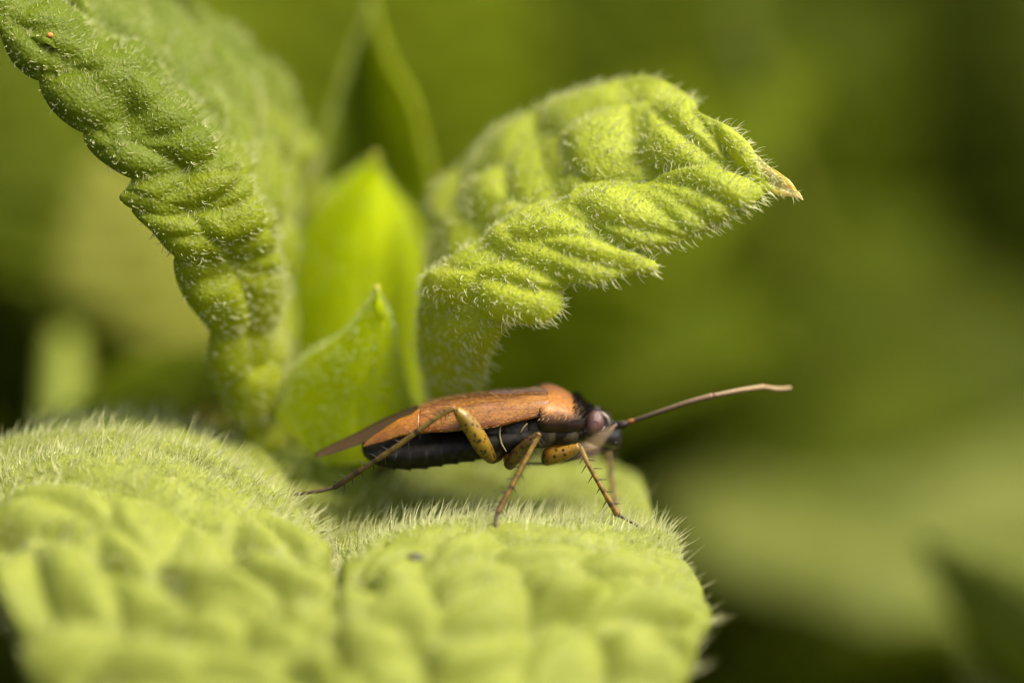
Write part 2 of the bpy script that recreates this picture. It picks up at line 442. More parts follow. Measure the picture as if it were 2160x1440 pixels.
def tipcol(g, u0, c, base=(1, 1, 1)):
    t = np.clip((g['u'] - u0) / (1 - u0), 0, 1)[..., None] ** 1.2
    return np.array(base) * (1 - t) + np.array(c) * t
rleaf = leaf_obj('leaf', g_r, M_leaf, plant, 0.14, cols=growth_and_light(g_r, (1.2, 1.1, 0.5), (1.25, 1.18, 1.3)) * tipcol(g_r, 0.86, (2.0, 1.55, 14.0)), label='upright leaf bending over the insect with a pinkish pointed tip')  # base glow and a brighter lit blade put into the colour
leaf_hairs('leaf_hair', g_r, 3300, 0.25, 0.0115, (0.45, 0, 0.1), (0.95, -0.1, -0.15), M_hairw, rleaf, seed=31, jitter=0.35, weight=1 + 2.5 * np.exp(-(g_r['ed'] / 0.12) ** 2) + 3 * (g_r['u'] > 0.9))
leaf_hairs('leaf_hair', g_r, 3000, 0.11, 0.011, (0.3, 0, 0.1), (0.7, -0.1, -0.2), M_hair, rleaf, seed=32, jitter=0.6)

# ---- opposite upright leaf
rows = [
 [(560,1000,2.6),(572,1000,2.5),(585,1000,2.6),(598,995,2.8),(604,990,3.1),(612,985,3.4),(620,980,3.7)],
 [(498,895,1.6),(525,892,1.5),(558,885,1.7),(584,870,2.2),(588,855,3.0),(590,820,3.6),(592,790,4.2)],
 [(452,790,1.1),(490,785,1.0),(540,770,1.2),(583,745,1.8),(588,720,2.7),(589,670,3.4),(592,620,4.2)],
 [(434,695,0.8),(475,690,0.7),(530,665,0.9),(580,625,1.5),(586,600,2.4),(592,550,3.2),(612,490,4.0)],
 [(388,605,0.5),(430,595,0.4),(500,565,0.7),(570,525,1.2),(578,498,2.1),(610,440,2.9),(650,400,3.7)],
 [(336,497,0.2),(390,500,0.1),(460,480,0.4),(535,442,0.9),(545,410,1.7),(600,360,2.6),(662,335,3.4)],
 [(262,430,-0.05),(330,440,-0.1),(410,420,0.2),(492,372,0.7),(505,335,1.5),(570,285,2.4),(642,265,3.2)],
 [(272,384,0.0),(320,375,-0.05),(385,355,0.15),(450,318,0.6),(465,275,1.4),(530,215,2.3),(605,190,3.0)],
 [(195,312,0.0),(240,300,-0.1),(300,275,0.1),(370,238,0.5),(390,195,1.2),(460,140,2.1),(545,112,2.8)],
 [(128,238,0.0),(165,220,-0.1),(210,190,0.1),(262,150,0.4),(295,105,1.1),(360,60,1.9),(450,38,2.6)],
 [(58,155,0.0),(80,135,-0.1),(105,105,0.1),(130,72,0.3),(170,30,0.9),(240,-10,1.6),(335,-40,2.3)],
 [(0,82,0.0),(10,65,-0.1),(20,40,0.0),(30,15,0.2),(60,-25,0.6),(120,-70,1.2),(200,-110,1.8)],
 [(-80,0,0.0),(-75,-15,0.0),(-70,-35,0.0),(-65,-55,0.1),(-50,-85,0.4),(-20,-120,0.8),(30,-155,1.2)],
 [(-170,-130,0.2),(-169,-132,0.2),(-168,-134,0.2),(-167,-136,0.2),(-165,-138,0.2),(-163,-140,0.2),(-160,-142,0.2)],
]
rows = [[(x, y, d + max(0, 1.7 - 0.34 * k) * (1.0 if k else 0.6) + ([0, 0, 0, -0.15, 0.5, 1.6, 2.2][m] * min(1, k / 3) * min(1, (13 - k) / 4))) for m, (x, y, d) in enumerate(r)] for k, r in enumerate(rows)]
g_l = leaf_grid(rows, 4, 380, 220, period=1.4, phase=0.35, amp=0.34, cell=1.4, edge_amp=0.22, edge_side=0.0, groove=0.10, seed=8, fade=0.3, warp=0.28, shear=(-0.12, -0.75), ampside=(1, 1.3))
lleaf = leaf_obj('leaf', g_l, M_leaf, plant, 0.14, cols=growth_and_light(g_l, (1.15, 1.05, 0.3), (0.44, 0.49, 0.18), 0.0, 0.6), label='tall folded upright leaf with crimped margin beside the bud')  # glowing base and the shade towards the tip put into the colour
leaf_hairs('leaf_hair', g_l, 4200, 0.20, 0.0125, (0.3, -0.2, 0.35), (0.75, -0.2, 0.55), M_hairw, lleaf, seed=41, jitter=0.35)
leaf_hairs('leaf_hair', g_l, 3000, 0.10, 0.010, (0.3, 0, 0.1), (0.6, -0.1, 0.3), M_hair, lleaf, seed=42, jitter=0.6)

# ---- young leaves of the bud
def bud_leaf(rows, mid, seed, label, tipc, u0, amp=0.10, nh=1500, hl=0.16, dz=0.8, mat=None, rim=(1.15, 1.15, 3.0), rw=0.14, cup=0.0):
    rows = [[(x, y, z + dz + cup * (abs(m - 3) / 3) ** 2 * math.sin(math.pi * min(1, (k + 0.6) / 7))) for m, (x, y, z) in enumerate(r)] for k, r in enumerate(rows)]
    g = leaf_grid(rows, mid, 110, 70, period=1.0, amp=amp * 0.3, cell=0.9, groove=0.10, seed=seed, fade=0.25, warp=0.3, shear=(-2, -2))
    e = np.exp(-(g['ed'] / rw) ** 2)[..., None]  # bright rim highlight painted into the colour along the margins
    o = leaf_obj('leaf', g, mat or M_bud, plant, 0.10, cols=np.minimum(tipcol(g, u0, tipc) * (1 - e + e * np.array(rim)), np.array([1.9, 1.7, 40.0])), label=label)
    leaf_hairs('leaf_hair', g, nh, hl, 0.012, (0, -0.2, 0.4), (0.1, -0.2, 0.9), M_hair, o, seed=seed + 50, jitter=0.45,
               weight=0.25 + np.exp(-(g['ed'] / 0.15) ** 2) * 2)
    return g
# tall one at the back
bud_leaf([
 [(690,900,6.0),(720,900,5.8),(760,900,5.7),(800,900,5.8),(840,900,5.8),(870,900,5.9),(900,900,6.0)],
 [(610,640,6.8),(670,640,7.4),(730,640,7.8),(785,640,8.0),(840,640,7.8),(890,640,7.4),(940,640,6.8)],
 [(625,450,6.8),(670,450,7.6),(730,450,8.2),(790,450,8.4),(840,450,8.1),(885,445,7.4),(925,440,6.6)],
 [(665,340,6.4),(700,335,7.4),(745,330,8.2),(795,330,8.5),(840,330,8.0),(880,330,7.2),(908,335,6.4)],
 [(700,220,6.2),(720,215,7.2),(750,215,8.0),(790,215,8.3),(825,215,7.8),(855,218,7.0),(875,225,6.3)],
 [(735,120,6.2),(745,115,6.9),(760,112,7.5),(780,110,7.8),(798,112,7.4),(812,117,6.9),(822,125,6.3)],
 [(765,50,6.3),(768,48,6.6),(773,46,6.9),(780,45,7.0),(787,46,6.8),(792,48,6.6),(796,52,6.3)],
 [(778,-5,6.4),(779,-6,6.4),(780,-7,6.4),(781,-7,6.4),(782,-7,6.4),(783,-6,6.4),(784,-5,6.4)],
], 3, 61, 'tall thin yellowish leaf rising behind the bud', (1.2, 1.1, 4), 0.8, mat=M_tall, rim=(2.4, 2.1, 6.0), rw=0.22)
# closed middle leaf
bud_leaf([
 [(700,960,3.4),(720,960,3.1),(745,960,2.9),(770,960,2.8),(795,960,2.9),(820,960,3.1),(845,960,3.4)],
 [(600,800,4.6),(630,800,3.7),(690,800,3.1),(760,800,2.9),(820,800,3.1),(870,800,3.6),(900,800,4.5)],
 [(575,650,5.0),(605,650,4.1),(680,650,3.5),(765,650,3.2),(840,650,3.5),(890,650,4.1),(915,650,5.0)],
 [(580,540,5.1),(615,540,4.3),(690,540,3.8),(775,535,3.4),(845,540,3.8),(885,540,4.3),(905,545,5.0)],
 [(625,450,5.0),(655,445,4.4),(715,440,4.0),(785,430,3.6),(830,440,3.9),(858,450,4.3),(872,460,4.8)],
 [(702,392,4.8),(722,384,4.4),(752,376,4.0),(788,365,3.7),(806,377,3.9),(816,388,4.2),(824,400,4.5)],
 [(762,354,4.4),(768,349,4.2),(778,344,4.0),(791,338,3.8),(795,343,3.9),(798,349,4.0),(801,356,4.2)],
 [(786,324,4.0),(788,322,4.0),(790,320,4.0),(793,319,4.0),(795,320,4.0),(797,322,4.0),(798,324,4.0)],
], 3, 67, 'closed yellow-green bud leaf with a greyish tip', (0.95, 0.72, 45.0), 0.88, amp=0.25, nh=1200, cup=2.6)
# small curling front leaf
bud_leaf([
 [(680,980,2.6),(700,980,2.3),(725,980,2.1),(755,980,2.0),(785,980,2.1),(810,980,2.3),(835,980,2.6)],
 [(575,880,3.0),(610,875,2.5),(680,870,2.1),(760,865,1.9),(820,870,2.2),(860,880,2.7),(880,890,3.2)],
 [(590,810,2.9),(640,800,2.3),(710,800,1.9),(780,800,1.7),(820,805,2.1),(845,815,2.6),(858,825,3.1)],
 [(640,755,2.6),(680,750,2.1),(735,745,1.8),(790,740,1.6),(818,748,1.9),(835,758,2.3),(845,770,2.8)],
 [(700,718,2.3),(725,710,2.0),(760,700,1.7),(797,690,1.55),(815,698,1.75),(826,706,2.0),(832,718,2.4)],
 [(752,675,2.0),(764,668,1.8),(780,660,1.65),(800,650,1.5),(812,656,1.65),(818,662,1.8),(822,672,2.1)],
 [(782,632,1.75),(786,630,1.65),(792,627,1.6),(798,624,1.55),(803,628,1.6),(806,632,1.65),(808,637,1.75)],
 [(794,604,1.6),(795,602,1.6),(796,601,1.6),(797,600,1.6),(798,601,1.6),(799,602,1.6),(800,604,1.6)],
], 3, 73, 'small curled young leaf with a fuzzy tip at the front of the bud', (1.1, 0.95, 25.0), 0.90, amp=0.10, nh=1600, hl=0.15, dz=0.0, rim=(1.4, 1.35, 6.0), rw=0.2)

def tube(pts, rad, sides=14, sub=6, squash=None, caps=True):
    """a tapered tube along a smooth path"""
    pts = np.asarray(pts, float); rad = np.asarray(rad, float)
    K = len(pts); t = np.linspace(0, K - 1, (K - 1) * sub + 1)
    C = catmull(pts, t); r = np.maximum(catmull(rad[:, None], t)[:, 0], 1e-4)
    d = np.gradient(C, axis=0); d /= np.linalg.norm(d, axis=1, keepdims=True) + 1e-9
    ref = np.array([0.0, 1.0, 0.02]); x = np.cross(d, ref)
    bad = np.linalg.norm(x, axis=1) < 0.1
    x[bad] = np.cross(d[bad], np.array([1.0, 0, 0]))
    x /= np.linalg.norm(x, axis=1, keepdims=True); y = np.cross(d, x)
    an = np.arange(sides) * 2 * np.pi / sides
    V = C[:, None] + r[:, None, None] * (np.cos(an)[None, :, None] * x[:, None] + np.sin(an)[None, :, None] * y[:, None] * (squash or 1.0))
    n = len(C)
    F = grid_faces(n, sides, True)
    Vs = V.reshape(-1, 3)
    tri = np.zeros((0, 3), int)
    if caps:
        Vs = np.concatenate([Vs, [C[0] - d[0] * r[0] * 0.6], [C[-1] + d[-1] * r[-1] * 0.6]])
        a = np.arange(sides); b2 = (a + 1) % sides; e = (n - 1) * sides
        tri = np.concatenate([np.stack([a, b2, np.full(sides, n * sides)], -1), np.stack([e + b2, e + a, np.full(sides, n * sides + 1)], -1)])
    return Vs, [F, tri], C, d

base = world_to_local([-3.6, 4.0, gz])
V, F, _, _ = tube([S(755, 790, 4.2), S(752, 900, 3.6), S(745, 1000, 3.4), S(738, 1150, 3.9), S(730, 1500, 5.5), base * 0.5 + S(730, 1500, 5.5) * 0.5, base], [0.5, 0.85, 1.0, 1.0, 1.1, 1.3, 1.5], sides=20)
mesh('stem', V, F, M_stem, plant, cols=np.ones((len(V), 3)))
for a, b2, c, r in (((600, 992, 3.0), (660, 1000, 3.2), (745, 1010, 3.5), 0.3), ((590, 985, 3.0), (650, 975, 3.3), (735, 960, 3.6), 0.35), ((940, 890, 2.7), (870, 915, 3.0), (770, 950, 3.5), 0.35)):
    V, F, _, _ = tube([S(*a), S(*b2), S(*c)], [r, r * 1.1, r * 1.3], sides=12)
    mesh('petiole', V, F, M_stem, plant, cols=np.ones((len(V), 3)))

# ================================================================== the insect
bug = empty('plant_bug', S(1080, 1010, 0.9))
tag(bug, 'brown and black plant bug with spiny spotted legs standing on the broad leaf', 'insect')
YC = 1.0
M_black = shell_mat('black_cuticle', (0.006, 0.005, 0.004), (0.014, 0.011, 0.007), rough=0.32, spec=0.5, scale=5, bump=0.15)
M_abd = shell_mat('abdomen_cuticle', (0.003, 0.0025, 0.0015), (0.010, 0.008, 0.004), rough=0.55, spec=0.18, scale=8, bump=0.3)
M_cor = shell_mat('corium', (0.20, 0.072, 0.007), (0.31, 0.130, 0.017), net=(17.0, (0.5, 1, 1)), rough=0.36, spec=0.45, scale=2.2, bump=0.10, coat=0.15, stretch=(0.6, 2.5, 2.5), use_col=True, lo=0.35, hi=0.65, sheen=(0.05, (1.0, 0.8, 0.5)))
M_cun = shell_mat('cuneus', (0.26, 0.090, 0.004), (0.34, 0.135, 0.008), net=(17.0, (0.5, 1, 1)), rough=0.4, spec=0.5, scale=4, bump=0.1, coat=0.2)
M_pro = shell_mat('pronotum', (0.24, 0.082, 0.005), (0.36, 0.145, 0.014), net=(15.0, (0.8, 1, 0.6)), rough=0.5, spec=0.3, scale=9, bump=0.3, coat=0.05, use_col=True, lo=0.35, hi=0.65)
M_fem = shell_mat('spotted_femur', (0.16, 0.095, 0.008), (0.22, 0.13, 0.012), rough=0.38, spec=0.45, scale=5, spots=(9.5, 0.78), use_col=True)
M_tib = shell_mat('tibia', (0.20, 0.130, 0.028), (0.125, 0.072, 0.016), rough=0.45, spec=0.4, scale=7, bump=0.2, use_col=True)
M_dark = shell_mat('dark_leg', (0.035, 0.022, 0.012), (0.07, 0.042, 0.02), rough=0.5, scale=10)
M_spine = shell_mat('spine', (0.008, 0.006, 0.005), rough=0.5)
M_cox = shell_mat('coxa', (0.30, 0.135, 0.008), (0.36, 0.17, 0.012), rough=0.4, scale=4, use_col=True)
M_gold = hair_mat('golden_hair', (0.62, 0.40, 0.14), 0.2)
M_ant = shell_mat('antenna', (1, 1, 1), (0.8, 0.8, 0.8), rough=0.6, scale=12, bump=0.2, use_col=True)
M_beige = shell_mat('pale_stripe', (0.17, 0.13, 0.09), (0.09, 0.065, 0.045), rough=0.4, scale=10)

def membrane_mat():
    m, nt, out = new_mat('wing_membrane')
    p = N(nt, 'ShaderNodeBsdfPrincipled', Roughness=0.3); p.inputs['Base Color'].default_value = (0.09, 0.055, 0.03, 1)
    t = N(nt, 'ShaderNodeBsdfTranslucent'); t.inputs[0].default_value = (0.22, 0.14, 0.09, 1)
    tr = N(nt, 'ShaderNodeBsdfTransparent'); tr.inputs[0].default_value = (0.7, 0.6, 0.45, 1)
    m1 = N(nt, 'ShaderNodeMixShader'); m1.inputs[0].default_value = 0.35
    nt.links.new(p.outputs[0], m1.inputs[1]); nt.links.new(t.outputs[0], m1.inputs[2])
    m2 = N(nt, 'ShaderNodeMixShader'); m2.inputs[0].default_value = 0.25
    nt.links.new(m1.outputs[0], m2.inputs[1]); nt.links.new(tr.outputs[0], m2.inputs[2]); nt.links.new(m2.outputs[0], out.inputs[0])
    return m
M_mem = membrane_mat()

def eye_mat():
    m, nt, out = new_mat('compound_eye')
    tc = N(nt, 'ShaderNodeTexCoord')
    vo = N(nt, 'ShaderNodeTexVoronoi', Scale=34.0, Randomness=0.15); nt.links.new(tc.outputs['Object'], vo.inputs['Vector'])
    col = mixcol(nt, ramp(nt, vo.outputs['Distance'], [(0.25, 0.0), (0.55, 1.0)]), (0.15, 0.062, 0.05), (0.05, 0.02, 0.016))
    p = N(nt, 'ShaderNodeBsdfPrincipled', Roughness=0.28); p.inputs['Specular IOR Level'].default_value = 0.6
    bm = N(nt, 'ShaderNodeBump', Strength=0.6, Distance=0.02, invert=True); nt.links.new(vo.outputs['Distance'], bm.inputs['Height'])
    nt.links.new(bm.outputs[0], p.inputs['Normal']); nt.links.new(col, p.inputs['Base Color']); nt.links.new(p.outputs[0], out.inputs[0])
    return m
M_eye = eye_mat()

M_seam = shell_mat('pale_seam', (0.20, 0.15, 0.06), (0.12, 0.09, 0.04), rough=0.4)
def blob(c, r, rot=0.0, nu=24, nv=32):
    """a squashed round form; rot turns it in the picture plane"""
    th = np.linspace(0.02, np.pi - 0.02, nu)[:, None]; ph = np.linspace(0, 2 * np.pi, nv, endpoint=False)[None]
    q = np.stack([r[0] * np.sin(th) * np.cos(ph), r[1] * np.sin(th) * np.sin(ph), r[2] * np.cos(th) * np.ones_like(ph)], -1)
    ca, sa = math.cos(rot), math.sin(rot)
    q = np.stack([q[..., 0] * ca - q[..., 2] * sa, q[..., 1], q[..., 0] * sa + q[..., 2] * ca], -1) + np.asarray(c)
    return q.reshape(-1, 3), [grid_faces(nu, nv, True)], q
TILT = 0.20      # the back leans a little towards the viewer: far side stands higher
def loft(st, sides=40, nx=60, pw=1.0, yc=YC, rip=None):
    """rings across the body axis: (px, top py, bottom py, half width)"""
    st = np.array(st, float)
    t = np.linspace(0, len(st) - 1, nx)
    A = catmull(st, t)
    an = np.linspace(0, 2 * np.pi, sides, endpoint=False)
    k = (D + yc) / D
    x = (A[:, 0] - 1080) / 100 * k; zt = (720 - A[:, 1]) / 100 * k; zb = (720 - A[:, 2]) / 100 * k
    w = np.maximum(A[:, 3], 0.005)
    zc, rz = (zt + zb) / 2, np.maximum((zt - zb) / 2, 0.005)
    ca, sa = np.cos(an), np.sin(an)
    sa2 = np.sign(sa) * np.abs(sa) ** pw
    # tilted section, kept inside the same outline
    yy = w[:, None] * ca[None]
    hh = np.sqrt(np.maximum(rz[:, None] ** 2 - (TILT * w[:, None]) ** 2 * 0.6, (0.4 * rz[:, None]) ** 2))
    zz = hh * sa2[None] + TILT * yy * 0.77
    V = np.stack([np.repeat(x[:, None], sides, 1), yc + yy, zc[:, None] + zz], -1)
    if rip is not None: V = rip(V, A, an)
    Vs = np.concatenate([V.reshape(-1, 3), V[0].mean(0)[None], V[-1].mean(0)[None]])
    F = grid_faces(nx, sides, True)
    a = np.arange(sides); b2 = (a + 1) % sides; e = (nx - 1) * sides
    tri = np.concatenate([np.stack([a, b2, np.full(sides, nx * sides)], -1), np.stack([e + b2, e + a, np.full(sides, nx * sides + 1)], -1)])
    return Vs, [F, tri], V

def rip(V, A, an):
    ph = (A[:, 0] - 770) / 33.0
    seg = np.where(A[:, 0] < 1010, 1.0, 0.0)
    saw = (ph - np.floor(ph)) ** 2
    low = np.clip(-np.sin(an) + 0.3, 0, 1)
    c = V.mean(1, keepdims=True)
    return V + (V - c) * (0.085 * (saw * seg)[:, None, None] * low[None, :, None])
V, F, _ = loft([(764, 930, 952, 0.15), (770, 926, 962, 0.4), (788, 921, 975, 0.62), (820, 914, 985, 0.82), (860, 905, 988, 0.94), (905, 896, 984, 1.0), (950, 886, 977, 1.0), (1000, 878, 970, 1.0),
              (1040, 872, 964, 0.98), (1090, 868, 954, 0.94), (1140, 866, 944, 0.88), (1180, 868, 937, 0.75), (1215, 872, 932, 0.6), (1240, 878, 930, 0.48)], nx=170, rip=rip)
body = mesh('body', V, F, M_abd, bug)
body['label'] = 'black segmented abdomen and thorax'

M_plate = shell_mat('side_plate', (0.007, 0.006, 0.003), (0.035, 0.026, 0.009), rough=0.45, spec=0.3, scale=6, bump=0.3)
for (a0, b0, rx, rz, ro) in ((1042, 925, 0.22, 0.36, 0.15), (1088, 915, 0.26, 0.36, -0.1), (1140, 912, 0.27, 0.30, -0.25), (1190, 915, 0.24, 0.22, -0.3)):
    V, F, _ = blob(S(a0, b0, YC - 0.75 + max(0, (a0 - 1140)) * 0.004), (rx * 1.3, 0.14, rz * 1.1), rot=ro)
    mesh('side_plate', V, F, M_plate, bug)
for pts in (((1056, 898), (1054, 915), (1058, 935), (1068, 952)), ((1112, 893), (1104, 902), (1098, 912)), ((1215, 895), (1209, 905), (1207, 916))):
    V, F, _, _ = tube([S(p[0], p[1], YC - 0.98 + max(0, p[0] - 1120) * 0.0042) for p in pts], [0.012] + [0.02] * (len(pts) - 2) + [0.01], sides=6)
    mesh('pale_seam', V, F, M_seam, bug)
# pronotum: a hairy orange dome sloping down to a grey collar
V, F, Vp = loft([(1132, 822, 905, 0.95), (1136, 814, 915, 1.02), (1145, 810, 920, 1.05), (1160, 810, 922, 1.02), (1180, 816, 920, 0.92), (1200, 828, 918, 0.84), (1218, 842, 915, 0.72), (1232, 856, 910, 0.60), (1244, 866, 905, 0.5)], nx=60, pw=0.85)
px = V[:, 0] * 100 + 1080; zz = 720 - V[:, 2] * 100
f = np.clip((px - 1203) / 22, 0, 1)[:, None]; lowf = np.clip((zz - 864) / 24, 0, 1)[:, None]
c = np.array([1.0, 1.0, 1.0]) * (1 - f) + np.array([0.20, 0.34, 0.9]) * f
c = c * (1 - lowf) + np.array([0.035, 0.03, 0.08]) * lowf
hind = np.clip((1143 - px) / 5, 0, 1)[:, None]
c = c * (1 - hind) + np.array([0.06, 0.05, 0.08]) * hind
pron = mesh('pronotum', V, F, M_pro, bug, cols=c)
# scutellum
V, F, _ = loft([(1088, 830, 838, 0.06), (1105, 822, 842, 0.22), (1125, 817, 846, 0.40), (1142, 815, 850, 0.5)], nx=24, yc=YC + 0.12)
scut = mesh('scutellum', V, F, M_beige, bug)
# head
V, F, Vh = loft([(1220, 872, 926, 0.45), (1234, 867, 932, 0.56), (1252, 866, 938, 0.58), (1272, 872, 944, 0.52), (1288, 882, 946, 0.42), (1300, 893, 944, 0.32), (1308, 904, 938, 0.2), (1312, 914, 928, 0.06)], nx=60)
head = mesh('head', V, F, M_black, bug)

for y in (YC - 0.50, YC + 0.50):
    V, F, _ = blob(S(1254, 893 if y < YC else 884, y), (0.20, 0.17, 0.275), rot=-0.18)
    mesh('eye', V, F, M_eye, head)
V, F, _ = blob(S(1298, 934, YC - 0.33), (0.045, 0.04, 0.03), nu=10, nv=12)
mesh('cheek_spot', V, F, M_cox, head)
# pale ridge between eye and forehead
V, F, _, _ = tube([S(1252, 868, YC - 0.30), S(1268, 872, YC - 0.36), S(1280, 882, YC - 0.38), S(1284, 897, YC - 0.36)], [0.02, 0.05, 0.055, 0.03], sides=8)
mesh('brow_ridge', V, F, M_beige, head)
# beak folded under the body
V, F, _, _ = tube([S(1304, 938, YC), S(1280, 946, YC - 0.1), S(1235, 960, YC - 0.1), S(1180, 974, YC), S(1140, 978, YC), S(1105, 978, YC)], [0.07, 0.075, 0.06, 0.045, 0.03, 0.02], sides=12)
mesh('beak', V, F, M_dark, bug)

# wings: leathery front part, orange triangle, smoky membrane
def wing(side):
    """side -1 the flank towards the viewer, +1 the far one"""
    ed = np.array([(760, 942), (800, 932), (850, 918), (900, 911), (950, 908), (1000, 904), (1050, 897), (1100, 887), (1140, 876), (1156, 868)], float)
    tp = np.array([(760, 905), (800, 885), (850, 862), (900, 844), (950, 831), (1000, 823), (1050, 818), (1100, 815), (1140, 814), (1156, 815)], float)
    hw = np.array([0.50, 0.70, 0.90, 1.0, 1.06, 1.08, 1.06, 1.02, 0.98, 0.95])
    t = np.linspace(0, 9, 120)
    E = catmull(ed, t); T = catmull(tp, t); W = catmull(hw[:, None], t)[:, 0]
    v = np.linspace(0, 1, 40)                       # 0 outer margin, 1 midline
    k = (D + YC) / D
    x = (E[:, 0] - 1080) / 100 * k
    ze = (720 - E[:, 1]) / 100 * k; zt = (720 - T[:, 1]) / 100 * k - 0.04
    a = v * np.pi / 2
    yy = YC + side * (W[:, None] * np.cos(a)[None] ** 0.8) + 0.10 * side * 0
    zz = ze[:, None] + (zt - ze)[:, None] * np.sin(a)[None] ** 0.75
    if side > 0:
        zz = zz + 0.30 * (1 - np.sin(a))[None]
    xx = np.repeat(x[:, None], 40, 1)
    G = np.stack([xx, yy, zz], -1)
    G[..., 2] -= 0.05 * np.exp(-((v[None] - 0.55) / 0.05) ** 2) * np.clip(t / 3, 0, 1)[:, None]       # claval furrow
    for v0, sl in ((0.20, 0.010), (0.34, 0.012)):
        G[..., 2] += 0.016 * np.exp(-((v[None] - v0 - sl * t[:, None]) / 0.02) ** 2)
    G[..., 2] += 0.012 * wob(G, 9, 3)
    return G, v, t
for side in (-1, 1):
    G, v, t = wing(side)
    fl = side < 0
    def sheet(name, A, mat, parent, cols=None, th=0.03):
        n = normals(A)
        if (n[..., 2].mean()) < 0: n = -n
        nu, nv = A.shape[:2]; Nn = nu * nv
        V = np.concatenate([A.reshape(-1, 3), (A - n * th).reshape(-1, 3)])
        f = grid_faces(nu, nv)
        rim = np.concatenate([np.arange(nv), np.arange(1, nu) * nv + nv - 1, (nu - 1) * nv + np.arange(nv - 2, -1, -1), np.arange(nu - 2, 0, -1) * nv])
        r2 = np.roll(rim, -1)
        Fq = np.concatenate([f, f[:, ::-1] + Nn, np.stack([rim, r2, r2 + Nn, rim + Nn], -1)])
        return mesh(name, V, Fq, mat, parent, cols=None if cols is None else np.concatenate([cols.reshape(-1, 3)] * 2)), n
    i0 = 36
    A = G[i0:]
    cc = np.ones((*A.shape[:2], 3))
    dark = np.clip((v - 0.44) / 0.2, 0, 1)[None, :, None] * np.clip((A[..., 0:1] * 100 + 1080 - 900) / 200, 0.75, 1)
    cc = cc * (1 - dark) + np.array([0.35, 0.30, 0.34]) * dark
    marg = np.clip(1 - v / 0.10, 0, 1)[None, :, None]
    cc = cc * (1 - marg) + np.array([0.55, 0.36, 0.3]) * marg
    warmr = np.clip((940 - (A[..., 0:1] * 100 + 1080)) / 60, 0, 1)
    cc = cc * (1 - warmr) + cc * np.array([1.05, 0.85, 0.5]) * warmr
    streak = (np.exp(-((v[None] - 0.30 - 0.012 * t[i0:, None]) / 0.055) ** 2) * np.clip((8 - t[i0:, None]) / 4, 0, 1))[..., None] * 0.55
    cc = cc * (1 - streak) + np.array([0.35, 0.28, 0.3]) * streak
    cor, nc = sheet('forewing', A, M_cor, bug, cc)
    cor['label'] = 'leathery golden brown forewing'
    # the wedge narrows to a point at the hind corner
    tt = np.linspace(0.2, t[i0], 40); vm = 0.03 + 0.60 * np.linspace(0, 1, 40) ** 0.8
    ii = np.interp(tt, t, np.arange(len(t))); i_ = np.clip(ii.astype(int), 0, len(t) - 2); fi = (ii - i_)[:, None, None]
    Gi = G[i_] * (1 - fi) + G[i_ + 1] * fi
    vv = np.linspace(0, 1, 24)[None] * vm[:, None]
    jj = np.interp(vv.ravel(), v, np.arange(40)).reshape(vv.shape); j_ = np.clip(jj.astype(int), 0, 38); fj = (jj - j_)[..., None]
    rr = np.arange(40)[:, None]
    B = Gi[rr, j_] * (1 - fj) + Gi[rr, j_ + 1] * fj
    sheet('wing_wedge', B, M_cun, cor)
    if fl: nearA, nearN, nearCor = A, nc, cor
    # membrane trailing beyond the body
    r = np.linspace(0, 1, 40)[:, None]; s = np.linspace(0, 1, 16)[None]
    x0 = S(880, 0, YC)[0]; x1 = S(662, 0, YC)[0]
    px_ = 880 + (664 - 880) * r
    topy = np.interp(px_, [664, 700, 760, 800, 850, 880], [954, 936, 907, 886, 864, 853]) + 2
    boty = np.interp(px_, [664, 700, 760, 800, 850, 880], [961, 955, 934, 915, 893, 880])
    py = boty + (topy - boty) * s
    wy = YC + side * (0.02 + 0.42 * (1 - s) * np.sin(np.pi * np.clip(1.0 - r * 0.93, 0, 1) * 0.55 + 0.15))
    k = (D + YC) / D
    B = np.stack([np.broadcast_to((px_ - 1080) / 100 * k, py.shape), wy, (720 - py) / 100 * k + 0.015 * side], -1)
    sheet('wing_membrane', B, M_mem, cor, th=0.01)

# pile on the shell
def fuzz(Vgrid, ngrid, count, L, r, d0, d1, mat, parent, seed, mask=None, jit=0.25, name='pile'):
    g = dict(P=Vgrid, n=ngrid)
    P, n, i, j, rg = scatter(g, count, mask, seed)
    a = n * 0.35 + np.asarray(d0) + rg.normal(0, jit, (count, 3)); a /= np.linalg.norm(a, axis=1, keepdims=True)
    b2 = n * 0.12 + np.asarray(d1) + rg.normal(0, jit, (count, 3)); b2 /= np.linalg.norm(b2, axis=1, keepdims=True)
    V, F, cap = strands(P, a, b2, L * rg.uniform(0.6, 1.3, count), np.full(count, r), seg=2)
    return tag(mesh(name, V, [F, cap], mat, parent), kind='stuff')
fuzz(nearA, nearN, 350, 0.08, 0.0032, (-1, 0, -0.25), (-1, 0, -0.2), M_spine, nearCor, 3)
fuzz(nearA, nearN, 400, 0.09, 0.004, (-1, 0, -0.25), (-1, 0, -0.2), M_gold, nearCor, 4)
def outn(V):
    n = normals(np.concatenate([V, V[:, :1]], 1))[:, :-1]
    c = V.mean(1, keepdims=True)
    return np.where(((V - c) * n).sum(-1, keepdims=True) < 0, -n, n)
an40 = np.linspace(0, 2 * np.pi, 40, endpoint=False)
up = ((an40 < np.pi * 0.97) & (an40 > 0.1 * np.pi))[None] * np.ones((60, 1))
front = (Vp[..., 0] * 100 + 1080 > 1205).astype(float)
fuzz(Vp, outn(Vp), 600, 0.10, 0.0045, (-0.7, 0, -0.6), (-0.6, 0, -0.8), M_spine, pron, 5, mask=up * (1 - front) + 0.001, name='bristle')
fuzz(Vp, outn(Vp), 160, 0.09, 0.0045, (-0.7, 0, -0.6), (-0.6, 0, -0.8), M_gold, pron, 6, mask=up * (1 - front) + 0.001, name='bristle')
